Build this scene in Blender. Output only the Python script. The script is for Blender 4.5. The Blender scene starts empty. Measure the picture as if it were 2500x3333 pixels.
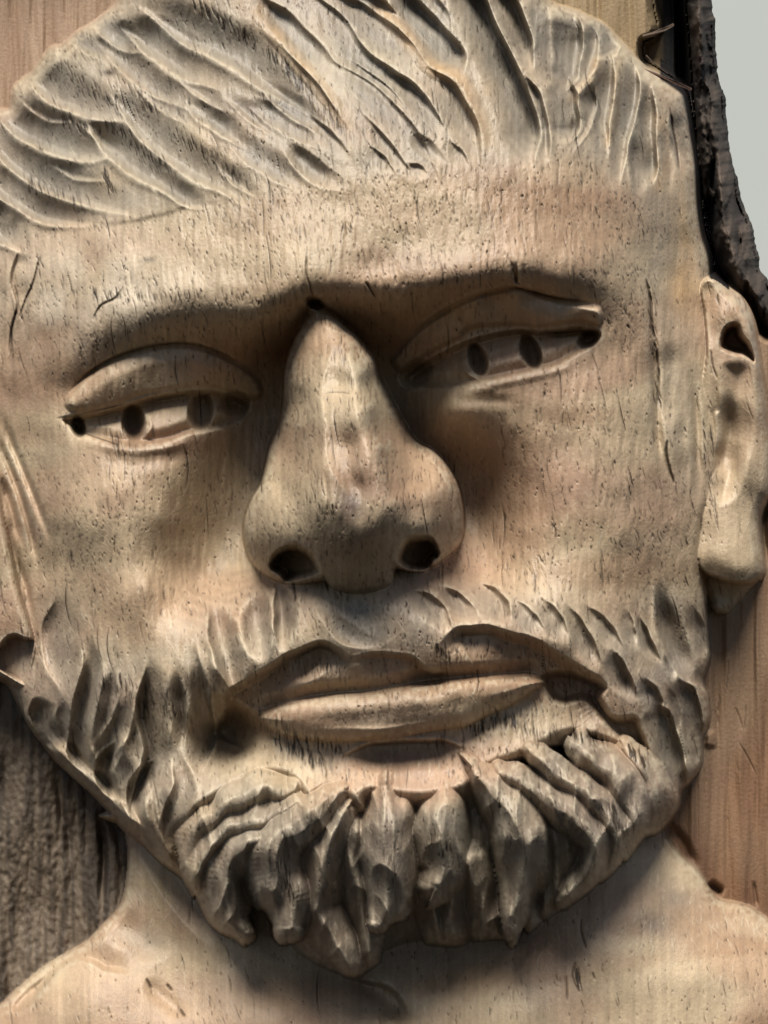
import bpy, math, numpy as np
from mathutils import Vector
rng = np.random.default_rng(7)

# ------------------------------------------------------------------ camera, light
S = 0.0002                       # metres per unit of the carving's own measure
DC = 4850.0                      # camera distance from the back board (units)
ZR = 600.0
CX, CY, H0 = 1250.0, 1666.5, 1.45
sc = bpy.context.scene
cam_d = bpy.data.cameras.new("camera"); cam = bpy.data.objects.new("camera", cam_d)
sc.collection.objects.link(cam)
cam.location = (0, -DC * S, H0); cam.rotation_euler = (math.radians(90), 0, 0)
cam_d.sensor_fit = 'HORIZONTAL'; cam_d.sensor_width = 24.0
cam_d.lens = 24.0 * (DC - ZR) / 2500.0
cam_d.clip_start = 0.01; cam_d.clip_end = 200
sc.camera = cam
SUN_EL, SUN_AZ = 58.0, -9.0     # elevation; azimuth left of the viewing axis
w = bpy.data.worlds.new("World"); sc.world = w; w.use_nodes = True
nt = w.node_tree; bg = nt.nodes["Background"]
sky = nt.nodes.new("ShaderNodeTexSky"); sky.sky_type = 'NISHITA'; sky.sun_disc = False
sky.sun_elevation = math.radians(SUN_EL)
sky.sun_rotation = math.radians(180 - SUN_AZ)
sky.dust_density = 1.6; sky.air_density = 1.0; sky.ozone_density = 0.6
nt.links.new(sky.outputs[0], bg.inputs[0]); bg.inputs[1].default_value = 0.05
sd = bpy.data.lights.new("sun", 'SUN'); sun = bpy.data.objects.new("sun", sd)
sc.collection.objects.link(sun)
sd.energy = 5.0; sd.angle = math.radians(27); sd.color = (1.0, 0.95, 0.865)
e, a = math.radians(SUN_EL), math.radians(SUN_AZ)
to_sun = Vector((math.sin(a) * math.cos(e), -math.cos(a) * math.cos(e), math.sin(e)))
sun.rotation_euler = to_sun.to_track_quat('Z', 'Y').to_euler()
sc.view_settings.view_transform = 'Standard'; sc.view_settings.look = 'None'
sc.view_settings.exposure = 0.6; sc.view_settings.gamma = 1.0
sc.cycles.max_bounces = 6

# ------------------------------------------------------------------ grid
STEP = 3.3
core_x = np.arange(-40, 2541, STEP); core_y = np.arange(-40, 3375, STEP)
def margin(n, a=STEP, g=1.055):
    return np.cumsum(a * g ** np.arange(1, n + 1))
mx = margin(38)
xs = np.concatenate([core_x[0] - mx[::-1], core_x, core_x[-1] + mx]).astype(np.float32)
ys = np.concatenate([core_y[0] - mx[::-1], core_y, core_y[-1] + mx]).astype(np.float32)
NX, NY = len(xs), len(ys)
X, Y = np.meshgrid(xs, ys)
TILE = dict(A=(0, 0), B=(750, 0), C=(1500, 0), D=(0, 800), E=(750, 800), F=(1500, 800), G=(0, 1600),
            H=(750, 1600), I=(1500, 1600), J=(0, 2333), K=(750, 2333), L=(1500, 2333))
def P(*seq):
    """P('A', x,y, x,y, 'B', ...) -> array of points in carving units (tiles are 1/1.659 units)"""
    out, t, buf = [], (0, 0, 1.0), []
    for v in seq:
        if isinstance(v, str):
            t = (0, 0, 1.0) if v == 'S' else TILE[v] + (1 / 1.659,)
        else:
            buf.append(v)
            if len(buf) == 2:
                out.append((t[0] + buf[0] * t[2], t[1] + buf[1] * t[2])); buf = []
    return np.array(out, float)
def spline(p, n=8, closed=False):
    p = np.asarray(p, float)
    if closed:
        q = np.vstack([p[-1:], p, p[:2]])
    else:
        q = np.vstack([2 * p[:1] - p[1:2], p, 2 * p[-1:] - p[-2:-1]])
    out = []
    t = np.linspace(0, 1, n, endpoint=False)[:, None]
    for i in range(1, len(q) - 2):
        p0, p1, p2, p3 = q[i - 1], q[i], q[i + 1], q[i + 2]
        out.append(0.5 * ((2 * p1) + (p2 - p0) * t + (2 * p0 - 5 * p1 + 4 * p2 - p3) * t ** 2 + (3 * p1 - p0 - 3 * p2 + p3) * t ** 3))
    out = np.vstack(out)
    return out if closed else np.vstack([out, p[-1:]])
def sst(a, b, v):
    t = np.clip((v - a) / (b - a), 0, 1); return t * t * (3 - 2 * t)
def box(x0, x1, y0, y1):
    i0, i1 = np.searchsorted(ys, y0), np.searchsorted(ys, y1)
    j0, j1 = np.searchsorted(xs, x0), np.searchsorted(xs, x1)
    return slice(max(i0 - 1, 0), min(i1 + 1, NY)), slice(max(j0 - 1, 0), min(j1 + 1, NX))
class CF:
    """signed distance and arc parameter to an open curve, within R of it"""
    def __init__(s, pts, R, n=8):
        c = spline(pts, n) if n else np.asarray(pts, float)
        s.c = c
        s.sl = box(c[:, 0].min() - R, c[:, 0].max() + R, c[:, 1].min() - R, c[:, 1].max() + R)
        x, y = X[s.sl], Y[s.sl]
        s.d = np.full(x.shape, R * 1.001, np.float32); s.s = s.d.copy(); s.t = np.zeros_like(s.d)
        seg = np.hypot(*np.diff(c[:, :2], axis=0).T); cum = np.concatenate([[0], np.cumsum(seg)]); tot = cum[-1]
        r0, c0 = s.sl[0].start, s.sl[1].start
        for k in range(len(c) - 1):
            ax, ay = c[k, :2]; bx, by = c[k + 1, :2]
            q = box(min(ax, bx) - R, max(ax, bx) + R, min(ay, by) - R, max(ay, by) + R)
            i0, i1 = max(q[0].start - r0, 0), min(q[0].stop - r0, x.shape[0])
            j0, j1 = max(q[1].start - c0, 0), min(q[1].stop - c0, x.shape[1])
            if i1 <= i0 or j1 <= j0: continue
            v = (slice(i0, i1), slice(j0, j1))
            dx, dy = bx - ax, by - ay; l2 = dx * dx + dy * dy + 1e-9
            px, py = x[v] - ax, y[v] - ay
            u = np.clip((px * dx + py * dy) / l2, 0, 1)
            d = np.hypot(px - u * dx, py - u * dy)
            m = d < s.d[v]
            s.d[v] = np.where(m, d, s.d[v])
            s.s[v] = np.where(m, d * np.sign(dx * py - dy * px), s.s[v])
            s.t[v] = np.where(m, (cum[k] + u * seg[k]) / tot, s.t[v])
        s.len = tot
def inside(poly):
    p = np.asarray(poly); cnt = np.zeros((NY, NX + 1), np.int16)
    q = np.roll(p, -1, axis=0)
    for (ax, ay), (bx, by) in zip(p, q):
        if ay == by: continue
        lo, hi = min(ay, by), max(ay, by)
        i0, i1 = np.searchsorted(ys, lo), np.searchsorted(ys, hi)
        if i1 <= i0: continue
        rows = np.arange(i0, i1)
        xc = ax + (ys[rows] - ay) * (bx - ax) / (by - ay)
        np.add.at(cnt, (rows, np.searchsorted(xs, xc)), 1)
    return (np.cumsum(cnt, axis=1)[:, :NX] % 2).astype(bool)
class PF:
    """polygon field: m inside mask, d signed distance (positive inside), clipped to +-R"""
    def __init__(s, pts, R=60, smooth=5):
        c = spline(pts, smooth, True) if smooth else np.asarray(pts, float)
        s.poly = c; s.m = inside(c)
        f = CF(np.vstack([c, c[:1]]), R, 0)
        s.d = np.full(X.shape, R, np.float32); s.d[f.sl] = np.minimum(f.d, R)
        s.d = np.where(s.m, s.d, -s.d)
def rbf(pts, lam=1e-3, sl=None):
    p = np.asarray(pts, float); n = len(p); xy = p[:, :2] / 1000.0
    r2 = ((xy[:, None] - xy[None]) ** 2).sum(-1)
    K = 0.5 * r2 * np.log(r2 + 1e-12) + lam * np.eye(n)
    A = np.zeros((n + 3, n + 3)); A[:n, :n] = K; A[:n, n] = 1; A[:n, n + 1:] = xy; A[n:, :n] = A[:n, n:].T
    sol = np.linalg.solve(A, np.concatenate([p[:, 2], np.zeros(3)]))
    sl = sl or (slice(0, NY), slice(0, NX))
    x = (X[sl] / 1000).astype(np.float32); y = (Y[sl] / 1000).astype(np.float32)
    z = (sol[n] + sol[n + 1] * x + sol[n + 2] * y).astype(np.float32)
    for k in range(n):
        q = (x - np.float32(xy[k, 0])) ** 2 + (y - np.float32(xy[k, 1])) ** 2
        z += np.float32(0.5 * sol[k]) * q * np.log(q + np.float32(1e-12))
    return z
fy = np.fft.fftfreq(NY)[:, None]; fx = np.fft.rfftfreq(NX)[None]
def fnoise(lx, ly, seed, sharp=2.0):
    """smooth random field, feature size lx, ly in units"""
    r = np.random.default_rng(seed).standard_normal((NY, NX))
    g = np.exp(-0.5 * ((fx * lx / STEP) ** 2 + (fy * ly / STEP) ** 2) * 9.0)
    z = np.fft.irfft2(np.fft.rfft2(r) * g, s=(NY, NX)); return (z / z.std()).astype(np.float32)
def blur(z, s):
    g = np.exp(-2 * (np.pi ** 2) * (s ** 2) * (fx ** 2 + fy ** 2))
    return np.fft.irfft2(np.fft.rfft2(z) * g, s=z.shape).astype(np.float32)

GRAY = np.zeros_like(X); ORNG = np.zeros_like(X); DARK = np.zeros_like(X); PALE = np.zeros_like(X)

# sculpting tools --------------------------------------------------
def ends(t, a, b):
    r = np.ones_like(t)
    if a > 0: r = r * np.sqrt(np.clip(1 - (1 - np.clip(t / a, 0, 1)) ** 2, 0, 1))
    if b > 0: r = r * np.sqrt(np.clip(1 - (1 - np.clip((1 - t) / b, 0, 1)) ** 2, 0, 1))
    return r
def fade(t, a, b):
    r = np.ones_like(t)
    if a > 0: r = r * sst(0, a, t)
    if b > 0: r = r * sst(0, b, 1 - t)
    return r
LOCKS = []
def gouge(Z, pts, wd, depth, bias=0.0, e=(0.25, 0.25), gray=0.5, kind=None, lip=0.0):
    """a carver's gouge stroke: a scooped channel, crisp on its deep side and easing out on the other;
    bias>0 puts the deep side to the right of travel"""
    d0, d1 = pts[0] - pts[1], pts[-1] - pts[-2]
    tot = np.hypot(*np.diff(pts, axis=0).T).sum()
    pts = np.vstack([pts[:1] + d0 / np.hypot(*d0) * tot * .62 * e[0], pts, pts[-1:] + d1 / np.hypot(*d1) * tot * .62 * e[1]])
    f = CF(pts, wd * 2.75)
    r = np.random.default_rng(int(abs(pts[0, 0] * 7 + pts[0, 1] * 13)) + 1)
    ph = r.uniform(0, 6.28, 3)
    e = (e[0] * 1.6, e[1] * 1.6); wd = wd * 1.15; en = fade(f.t, *e)
    am = en * (1 + 0.12 * np.sin(7 * f.t + ph[0]) + 0.06 * np.sin(17 * f.t + ph[1]))
    wv = wd * (0.45 + 0.55 * en) * (1 + 0.06 * np.sin(5 * f.t + ph[2]) + 0.03 * np.sin(19 * f.t + ph[0]))
    u = f.s / np.maximum(wv, 1e-3)
    sg = 1.0 if bias >= 0 else -1.0
    u = u * sg; bb = abs(bias)
    q = np.clip((u - bb) / (1 - bb), 0, 2); crisp = np.clip(1 - q ** 2, 0, 1)
    g = np.clip((bb - u) / (bb + 1.45), 0, 1); gentle = (1 - g * g) ** 2 if bb > 0.05 else np.clip(1 - ((bb - u) / (1 + bb)) ** 2, 0, 1) ** 1.3
    p = np.where(u > bb, crisp, gentle)
    near = sst(2.39 * wd, 2.0 * wd, f.d)
    Z[f.sl] -= depth * am * p * near
    # raised arris on the crisp side
    Z[f.sl] += (0.16 * depth + lip) * am * np.where(u > 0.9, np.exp(-((u - 1.12) / 0.28) ** 2), 0) * near
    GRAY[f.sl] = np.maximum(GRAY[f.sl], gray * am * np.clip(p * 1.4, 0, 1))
    if kind: LOCKS.append((kind, f.c))
def shelf(Z, pts, A, L, rise=8.0, e=(0.15, 0.15)):
    """sharp drop to the right of the curve, recovering over L"""
    f = CF(pts, L)
    am = A * fade(f.t, *[1.5 * q for q in e])
    Z[f.sl] -= np.where(f.s > 0, am * np.clip(f.s / rise, 0, 1) * (1 - sst(0.1 * L, L, f.s)), 0)
def ridge(Z, pts, wd, h, e=(0.2, 0.2), p=1.0):
    f = CF(pts, wd * 2)
    Z[f.sl] += h * fade(f.t, *[1.5 * q for q in e]) * np.clip(1 - (f.d / wd), 0, 1) ** p
def groove(Z, pts, wd, dp, e=(0.2, 0.2)):
    f = CF(pts, wd * 3)
    Z[f.sl] -= dp * fade(f.t, *[1.5 * q for q in e]) * np.exp(-(f.d / wd) ** 2)
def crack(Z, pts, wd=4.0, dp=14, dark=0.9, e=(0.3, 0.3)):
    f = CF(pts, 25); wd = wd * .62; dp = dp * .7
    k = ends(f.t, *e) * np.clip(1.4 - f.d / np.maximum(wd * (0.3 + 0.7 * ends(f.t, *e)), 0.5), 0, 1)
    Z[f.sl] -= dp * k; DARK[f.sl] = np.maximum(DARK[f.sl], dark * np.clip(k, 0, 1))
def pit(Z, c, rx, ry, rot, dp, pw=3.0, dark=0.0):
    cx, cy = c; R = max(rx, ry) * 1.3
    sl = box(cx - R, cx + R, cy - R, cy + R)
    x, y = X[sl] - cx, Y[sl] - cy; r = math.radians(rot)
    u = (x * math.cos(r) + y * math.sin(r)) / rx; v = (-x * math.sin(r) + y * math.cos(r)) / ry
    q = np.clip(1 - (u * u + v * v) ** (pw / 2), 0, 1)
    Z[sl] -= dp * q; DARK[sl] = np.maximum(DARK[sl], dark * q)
def T(t, x, y): return tuple(P(t, x, y)[0])
def wallmax(Z, Zl, pf, k=14.0):
    """put a layer with its own outline on what is behind it, with a steep side"""
    zz = np.where(pf.d >= 0, Zl, Zl + k * pf.d)
    full = np.where(pf.d <= -59.5, -1e4, zz)
    return np.maximum(Z, full)
# ------------------------------------------------------------------ head: broad masses
HEAD = [
 # hair
 (-200,380,60),(40,420,150),(100,330,170),(200,170,190),(330,60,220),(420,-60,250),(650,-150,330),(1000,-200,360),(1400,-200,360),(1700,-150,320),
 (300,300,290),(500,200,330),(700,120,390),(1000,80,420),(1300,60,430),(1600,60,400),(1800,60,340),(1920,100,290),(2050,240,230),(2200,320,170),(2245,500,150),
 (-150,600,160),(100,560,240),(300,520,340),(550,400,430),(800,350,480),(1100,300,510),(1400,280,505),(1700,280,450),(1900,300,380),(2050,420,310),
 (-150,850,200),(60,760,270),(250,720,370),(500,650,470),(800,600,540),(1100,560,570),(1400,540,575),(1700,540,530),(1900,540,460),(2080,600,340),(2200,650,240),(2250,800,190),
 # forehead
 (150,900,330),(350,830,440),(600,790,525),(850,760,575),(1100,740,602),(1400,730,600),(1700,720,560),(1900,740,485),(2060,800,380),(2180,900,270),(2290,1000,190),
 (-150,1100,210),(60,1080,270),(140,1060,330),
 # brows
 (200,1180,372),(255,1150,405),(335,1095,455),(430,1045,505),(520,1015,540),(690,990,580),(840,1000,602),(930,998,610),(1000,972,600),(1095,972,604),(1180,966,612),(1290,958,620),(1420,936,622),(1550,918,617),(1680,906,600),(1830,918,550),(1950,962,470),(2060,1000,400),
 (250,1240,366),(390,1178,402),(540,1135,420),(680,1140,420),(540,1070,500),(690,1058,528),(840,1072,520),(1410,975,566),(1550,944,572),(1680,928,560),(820,1200,285),(900,1120,330),(955,1065,450),
 (1330,1110,335),(1450,1015,452),(1600,966,480),(1730,952,488),(1870,975,458),(1950,990,444),(1250,1050,430),(1170,1020,490),
 (1680,846,594),(1550,858,610),(1420,878,617),(1290,902,617),(1180,915,611),(1830,858,546),(690,930,574),(520,955,532),(840,940,597),(430,985,498),
 # eye line
 (180,1370,345),(260,1350,378),(420,1370,405),(560,1370,412),(700,1360,360),(820,1330,205),(885,1280,190),
 (1265,1245,190),(1390,1235,310),(1550,1170,440),(1700,1140,446),(1850,1110,436),(1970,1090,420),(2060,1110,385),
 # side of the face
 (60,1300,260),(110,1500,280),(170,1750,290),(190,1950,270),(120,2080,200),(60,1900,190),(-100,1500,180),(-100,1900,140),
 (2130,1100,350),(2140,1300,345),(2150,1550,340),(2180,1750,310),(2230,1950,260),(2290,2100,190),(2300,1300,240),(2320,1600,225),
 # under the eyes, hollows beside the nose, cheeks
 (220,1500,370),(350,1480,430),(500,1480,435),(650,1470,372),(780,1470,240),(860,1450,215),
 (230,1700,380),(380,1700,455),(520,1690,425),(600,1690,348),(680,1680,272),(780,1660,232),(300,1900,385),(470,1920,460),(560,1890,372),(650,1880,290),(760,1850,262),
 (1330,1380,228),(1480,1340,432),(1650,1300,455),(1800,1270,450),(1950,1250,430),
 (1450,1520,235),(1560,1520,268),(1700,1500,412),(1850,1480,448),(2000,1450,425),(1540,1740,248),(1640,1700,322),(1700,1720,400),(1880,1720,450),(2040,1720,415),
 (1560,1890,400),(1720,1930,480),(1900,1930,455),(2060,1950,370),
 # moustache
 (430,2080,440),(600,2060,470),(760,2000,455),(860,1960,480),(980,1950,580),(1100,1960,620),(1250,1950,622),(1350,1910,580),(1450,1900,520),
 (730,2190,550),(850,2130,592),(960,2090,622),(1060,2080,638),(1190,2090,648),(1320,2050,640),(1450,2010,614),(1580,2010,592),(1700,2050,560),(1820,2110,525),(1930,2190,485),
 (560,2200,490),(420,2250,440),(300,2200,390),(210,2200,310),(2060,2150,410),(2200,2200,300),(2270,2300,215),
 # mouth, chin
 (800,2350,440),(950,2330,520),(1200,2300,556),(1500,2270,540),(1700,2230,470),(1850,2270,440),
 (850,2470,480),(1000,2440,520),(1250,2400,550),(1500,2370,520),(1680,2340,490),(1050,2540,560),(1300,2520,555),(1550,2480,545),
 (700,2480,440),(620,2440,440),(500,2420,425),(380,2450,370),(260,2430,280),(1950,2400,430),(2080,2350,390),(2200,2450,270),
 # beard
 (650,2600,540),(850,2580,580),(1050,2610,615),(1250,2610,625),(1450,2600,620),(1650,2560,590),(1850,2530,540),(2000,2560,450),(2130,2600,330),
 (700,2750,560),(900,2760,625),(1100,2760,655),(1300,2750,660),(1500,2740,650),(1700,2730,600),(1860,2720,530),(2000,2700,410),
 (560,2700,470),(450,2620,390),(370,2560,300),(620,2850,420),(760,2950,400),(950,2940,470),(1150,2950,490),(1350,2950,480),(1550,2930,460),(1720,2880,430),(1860,2840,360),
 (900,3080,330),(1150,3100,320),(1400,3070,330),(1600,3040,300),(1100,3180,260),(480,2760,330),(1960,2780,300),(-200,2300,60),(2500,2300,60),(2480,700,60),
]
Zh = rbf(HEAD, 5e-4)
_bm = np.zeros_like(Zh)
for q in [(200,1180,335,1095,520,1010,690,970,840,975,930,990),(1090,965,1290,940,1420,915,1550,895,1680,880,1830,895,1950,960)]:
    f = CF(P('S', *q), 110); _bm[f.sl] = np.maximum(_bm[f.sl], 1 - sst(30, 105, f.d))
Zh += _bm * (blur(Zh, 9) + 6 - Zh)
Zh += 3.2 * fnoise(240, 150, 1) + 1.6 * fnoise(70, 60, 2)
GR_S = fnoise(10, 130, 5)

# hair: strokes swept back from the forehead
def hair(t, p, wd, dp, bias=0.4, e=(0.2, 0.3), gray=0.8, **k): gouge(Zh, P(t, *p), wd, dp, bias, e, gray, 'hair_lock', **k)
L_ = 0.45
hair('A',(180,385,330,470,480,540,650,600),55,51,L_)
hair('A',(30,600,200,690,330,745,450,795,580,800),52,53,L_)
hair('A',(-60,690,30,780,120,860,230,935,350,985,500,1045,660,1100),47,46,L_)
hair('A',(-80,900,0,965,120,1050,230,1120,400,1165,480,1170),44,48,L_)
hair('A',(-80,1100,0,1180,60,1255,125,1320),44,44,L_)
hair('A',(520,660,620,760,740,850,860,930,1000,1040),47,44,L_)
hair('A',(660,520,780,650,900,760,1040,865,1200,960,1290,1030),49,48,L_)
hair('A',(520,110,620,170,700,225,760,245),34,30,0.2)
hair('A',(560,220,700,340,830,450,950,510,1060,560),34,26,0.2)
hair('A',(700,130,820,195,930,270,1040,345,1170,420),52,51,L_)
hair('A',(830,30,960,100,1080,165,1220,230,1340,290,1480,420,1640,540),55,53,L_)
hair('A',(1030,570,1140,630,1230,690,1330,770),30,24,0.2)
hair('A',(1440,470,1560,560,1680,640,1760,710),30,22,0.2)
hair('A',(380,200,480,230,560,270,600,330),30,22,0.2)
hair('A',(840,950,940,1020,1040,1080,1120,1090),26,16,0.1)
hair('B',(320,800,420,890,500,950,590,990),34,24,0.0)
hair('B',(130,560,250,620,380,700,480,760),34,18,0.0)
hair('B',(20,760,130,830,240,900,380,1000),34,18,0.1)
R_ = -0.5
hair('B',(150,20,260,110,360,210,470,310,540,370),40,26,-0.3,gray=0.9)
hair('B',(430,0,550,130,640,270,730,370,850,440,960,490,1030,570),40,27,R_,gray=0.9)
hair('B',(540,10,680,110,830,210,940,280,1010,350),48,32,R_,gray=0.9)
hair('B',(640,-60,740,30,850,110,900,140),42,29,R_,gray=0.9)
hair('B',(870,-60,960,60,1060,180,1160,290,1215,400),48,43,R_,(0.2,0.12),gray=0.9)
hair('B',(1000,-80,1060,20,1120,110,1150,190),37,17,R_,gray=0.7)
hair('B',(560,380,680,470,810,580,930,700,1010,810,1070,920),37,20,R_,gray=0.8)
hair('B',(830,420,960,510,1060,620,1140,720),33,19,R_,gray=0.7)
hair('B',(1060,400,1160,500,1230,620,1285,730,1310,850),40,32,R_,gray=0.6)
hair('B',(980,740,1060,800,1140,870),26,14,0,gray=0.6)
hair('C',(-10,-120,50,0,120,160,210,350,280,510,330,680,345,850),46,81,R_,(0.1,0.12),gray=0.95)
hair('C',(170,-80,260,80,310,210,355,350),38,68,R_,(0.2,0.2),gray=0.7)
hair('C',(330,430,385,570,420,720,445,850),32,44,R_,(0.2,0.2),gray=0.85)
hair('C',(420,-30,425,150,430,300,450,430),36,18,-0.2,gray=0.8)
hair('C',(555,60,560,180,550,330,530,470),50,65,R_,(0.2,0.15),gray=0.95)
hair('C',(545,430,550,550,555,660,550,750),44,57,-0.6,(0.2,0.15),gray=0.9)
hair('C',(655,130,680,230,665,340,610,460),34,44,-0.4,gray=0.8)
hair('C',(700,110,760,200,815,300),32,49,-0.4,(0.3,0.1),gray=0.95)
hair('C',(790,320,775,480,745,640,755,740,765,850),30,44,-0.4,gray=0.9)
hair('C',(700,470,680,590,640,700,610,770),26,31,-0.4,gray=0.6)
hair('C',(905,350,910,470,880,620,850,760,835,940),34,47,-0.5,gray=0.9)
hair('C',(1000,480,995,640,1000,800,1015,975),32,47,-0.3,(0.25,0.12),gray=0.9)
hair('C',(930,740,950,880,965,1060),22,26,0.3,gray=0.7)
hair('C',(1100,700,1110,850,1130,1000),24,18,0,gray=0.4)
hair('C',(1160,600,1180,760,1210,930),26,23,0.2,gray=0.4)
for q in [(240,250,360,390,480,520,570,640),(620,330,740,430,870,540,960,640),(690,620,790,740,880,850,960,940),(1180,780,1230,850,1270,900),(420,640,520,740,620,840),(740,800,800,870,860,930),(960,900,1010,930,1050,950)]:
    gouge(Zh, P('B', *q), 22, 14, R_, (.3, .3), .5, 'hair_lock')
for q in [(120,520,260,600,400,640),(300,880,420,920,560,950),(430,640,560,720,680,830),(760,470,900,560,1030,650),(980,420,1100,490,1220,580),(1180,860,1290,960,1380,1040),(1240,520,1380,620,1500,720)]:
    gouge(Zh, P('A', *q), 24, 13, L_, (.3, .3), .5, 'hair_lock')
# bright raised edges between strokes
for t, p, wd, h in [('B',(110,30,250,200,400,380,550,560,660,720),30,16),('B',(760,0,880,120,980,250,1100,370,1230,430,1330,640,1400,800),34,14),
                    ('C',(740,300,720,420,640,500,610,560),22,14),('C',(860,300,840,450,830,620,790,800),16,12),('C',(1050,600,1090,850,1070,1050),26,10),
                    ]:
    ridge(Zh, P(t, *p), wd, h, p=0.8)
    f = CF(P(t, *p), wd * 1.6); ORNG[f.sl] = np.maximum(ORNG[f.sl], np.clip(1.2 - f.d / wd, 0, 1) * ends(f.t, .2, .2) * 0.8)
# hairline ledge and temple crease
shelf(Zh, P('A',240,1245,390,1190,620,1195,860,1150,1050,1095,1300,1070), 4, 60, 14)

groove(Zh, P('F',1010,180,1040,470,1055,800,1075,1100,1150,1300), 16, 30, (0.3,0.2))
groove(Zh, P('F',1240,600,1270,900,1280,1150,1300,1330), 14, 26, (0.3,0.2))
groove(Zh, P('F',1130,500,1120,800,1110,1000), 30, 18)
crack(Zh, P('F',1000,180,1025,300,1030,420,1045,500), 7, 20); crack(Zh, P('F',1115,1050,1110,1130,1130,1220,1155,1290), 7, 20); crack(Zh, P('C',1130,580,1140,680,1165,800,1180,920), 6, 16); crack(Zh, P('F',1060,560,1065,720,1060,880), 5, 12, .7)
groove(Zh, P('F',1180,900,1200,1150,1220,1300), 18, 10)
shelf(Zh, P('A',90,1660,55,1500,95,1350), 16, 60, 6)
groove(Zh, P('D',0,880,60,1060,140,1250,220,1450,290,1640), 12, 20, (0.2,0.2))
groove(Zh, P('D',-40,980,60,1220,130,1420,190,1660,'G',200,480), 12, 24, (0.2,0.2))
groove(Zh, P('D',0,1230,70,1450,110,1640), 14, 26, (0.2,0.2))
groove(Zh, P('G',40,100,80,330,150,560,190,820), 12, 22, (0.2,0.3))
# ---------------------------------------------------------------- eyes
def f_full(f):
    z = np.full(X.shape, 60, np.float32); z[f.sl] = np.minimum(f.d, 60); return z
creL = P('D',1420,700,1320,640,1200,575,1080,530,950,516,800,536,650,580,540,632,440,705,350,810)
creR = P('E',900,560,990,460,1090,375,1240,290,1400,235,1540,208,'F',300,212,400,238,520,272,640,292,750,297)
def eye(Zh, opening, upper, drop, bulge, lidedge, crease):
    lid = PF(upper, 60)
    fc, fl = CF(crease, 200), CF(lidedge, 200)
    dc = np.full(X.shape, 200, np.float32); dc[fc.sl] = fc.d
    dl = np.full(X.shape, 200, np.float32); dl[fl.sl] = fl.d
    v = dc / (dc + dl + 1e-3)
    Zh += np.where(lid.m, 40 * np.sin(np.pi * v ** .8) ** .8 * sst(-2, 20, lid.d), 0)
    o = PF(opening, 60)
    Zh += np.where(o.m, -drop * sst(0, 22, o.d) + bulge * sst(10, 60, o.d), 0)
    shelf(Zh, lidedge, 26, 110, 8, (0.08, 0.1))
    return lid, o
eyeL_up = P('D',350,830,400,760,470,690,560,635,660,590,800,548,950,528,1080,540,1200,585,1320,650,1400,720,1420,800,1360,835,1250,800,1120,770,1000,775,880,795,760,815,680,850,560,885,430,905,360,880)
eyeL_op = P('D',330,940,430,915,560,890,690,855,800,820,900,800,1020,785,1150,785,1270,815,1350,860,1330,930,1230,980,1120,1010,1020,1025,930,1062,820,1082,700,1085,600,1072,500,1045,420,1020)
eyeR_up = P('E',870,640,900,560,980,470,1090,385,1240,300,1400,245,1540,222,'F',250,222,340,228,430,258,540,290,660,305,755,330,770,400,740,440,660,425,600,425,500,442,400,455,300,440,180,440,50,455,'E',1260,500,1150,555,1030,620,940,690)
eyeR_op = P('E',930,720,1030,640,1150,575,1270,520,1400,482,1530,455,1620,448,'F',420,458,520,450,640,430,700,450,762,468,730,540,620,600,520,655,420,680,300,705,170,735,60,755,'E',1260,765,1120,775,1000,770)
lidL, opL = eye(Zh, eyeL_op, eyeL_up, 40, 24, P('D',300,935,430,910,560,886,690,852,800,815,900,795,1020,778,1150,778,1270,810,1360,860), creL)
lidR, opR = eye(Zh, eyeR_op, eyeR_up, 30, 24, P('E',930,715,1030,635,1150,568,1270,512,1400,474,1530,450,'F',320,448,420,456,520,446,640,428,700,446,765,462), creR)
# fold of the lid under the brow
shelf(Zh, P('D',1420,700,1320,640,1200,575,1080,530,950,516,800,536,650,580,540,632,440,705,350,810)[::-1], 20, 70, 6, (0.12,0.15))
shelf(Zh, P('E',900,560,990,460,1090,375,1240,290,1400,235,1540,208,'F',300,212,400,238,520,272,640,292,750,297), 26, 80, 6, (0.15,0.15))
# lower lid rims
ridge(Zh, P('D',420,1045,560,1085,700,1105,830,1100,960,1075,1080,1030), 20, 6)
ridge(Zh, P('E',1180,790,1300,775,1400,768,'F',150,758,270,732,420,700,560,660,700,590), 20, 6)
groove(Zh, P('E',1180,840,1400,835,1560,850), 20, 8)
groove(Zh, P('D',480,1130,700,1170,900,1150,1080,1100), 26, 8)
# drilled corners and iris notches
pit(Zh, T('D',425,975), 24, 40, -15, 70, 3, .5)
pit(Zh, T('D',722,955), 40, 62, -6, 90, 2.6, .5)
pit(Zh, T('D',1085,895), 44, 62, 8, 80, 2.6, .4)
pit(Zh, T('D',1270,850), 52, 44, -10, 60, 2.5)
pit(Zh, T('F',92,615), 32, 56, -18, 85, 2.6, .5)
pit(Zh, T('F',376,570), 34, 60, -22, 90, 2.6, .5)
pit(Zh, T('F',690,500), 42, 26, -25, 70, 3, .5)
pit(Zh, T('E',1000,690), 60, 46, -30, 60, 2.5)
groove(Zh, P('F',430,472,540,478,650,470,755,462), 7, 30, (0.2,0.1))
ridge(Zh, P('F',10,640,50,700,140,735), 8, 12); ridge(Zh, P('D',800,900,815,980,780,1050), 8, 8)
crack(Zh, P('D',450,1010,550,1045,650,1078), 4, 8); crack(Zh, P('D',300,935,420,912,560,880,680,850), 5, 10, .5)

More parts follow.
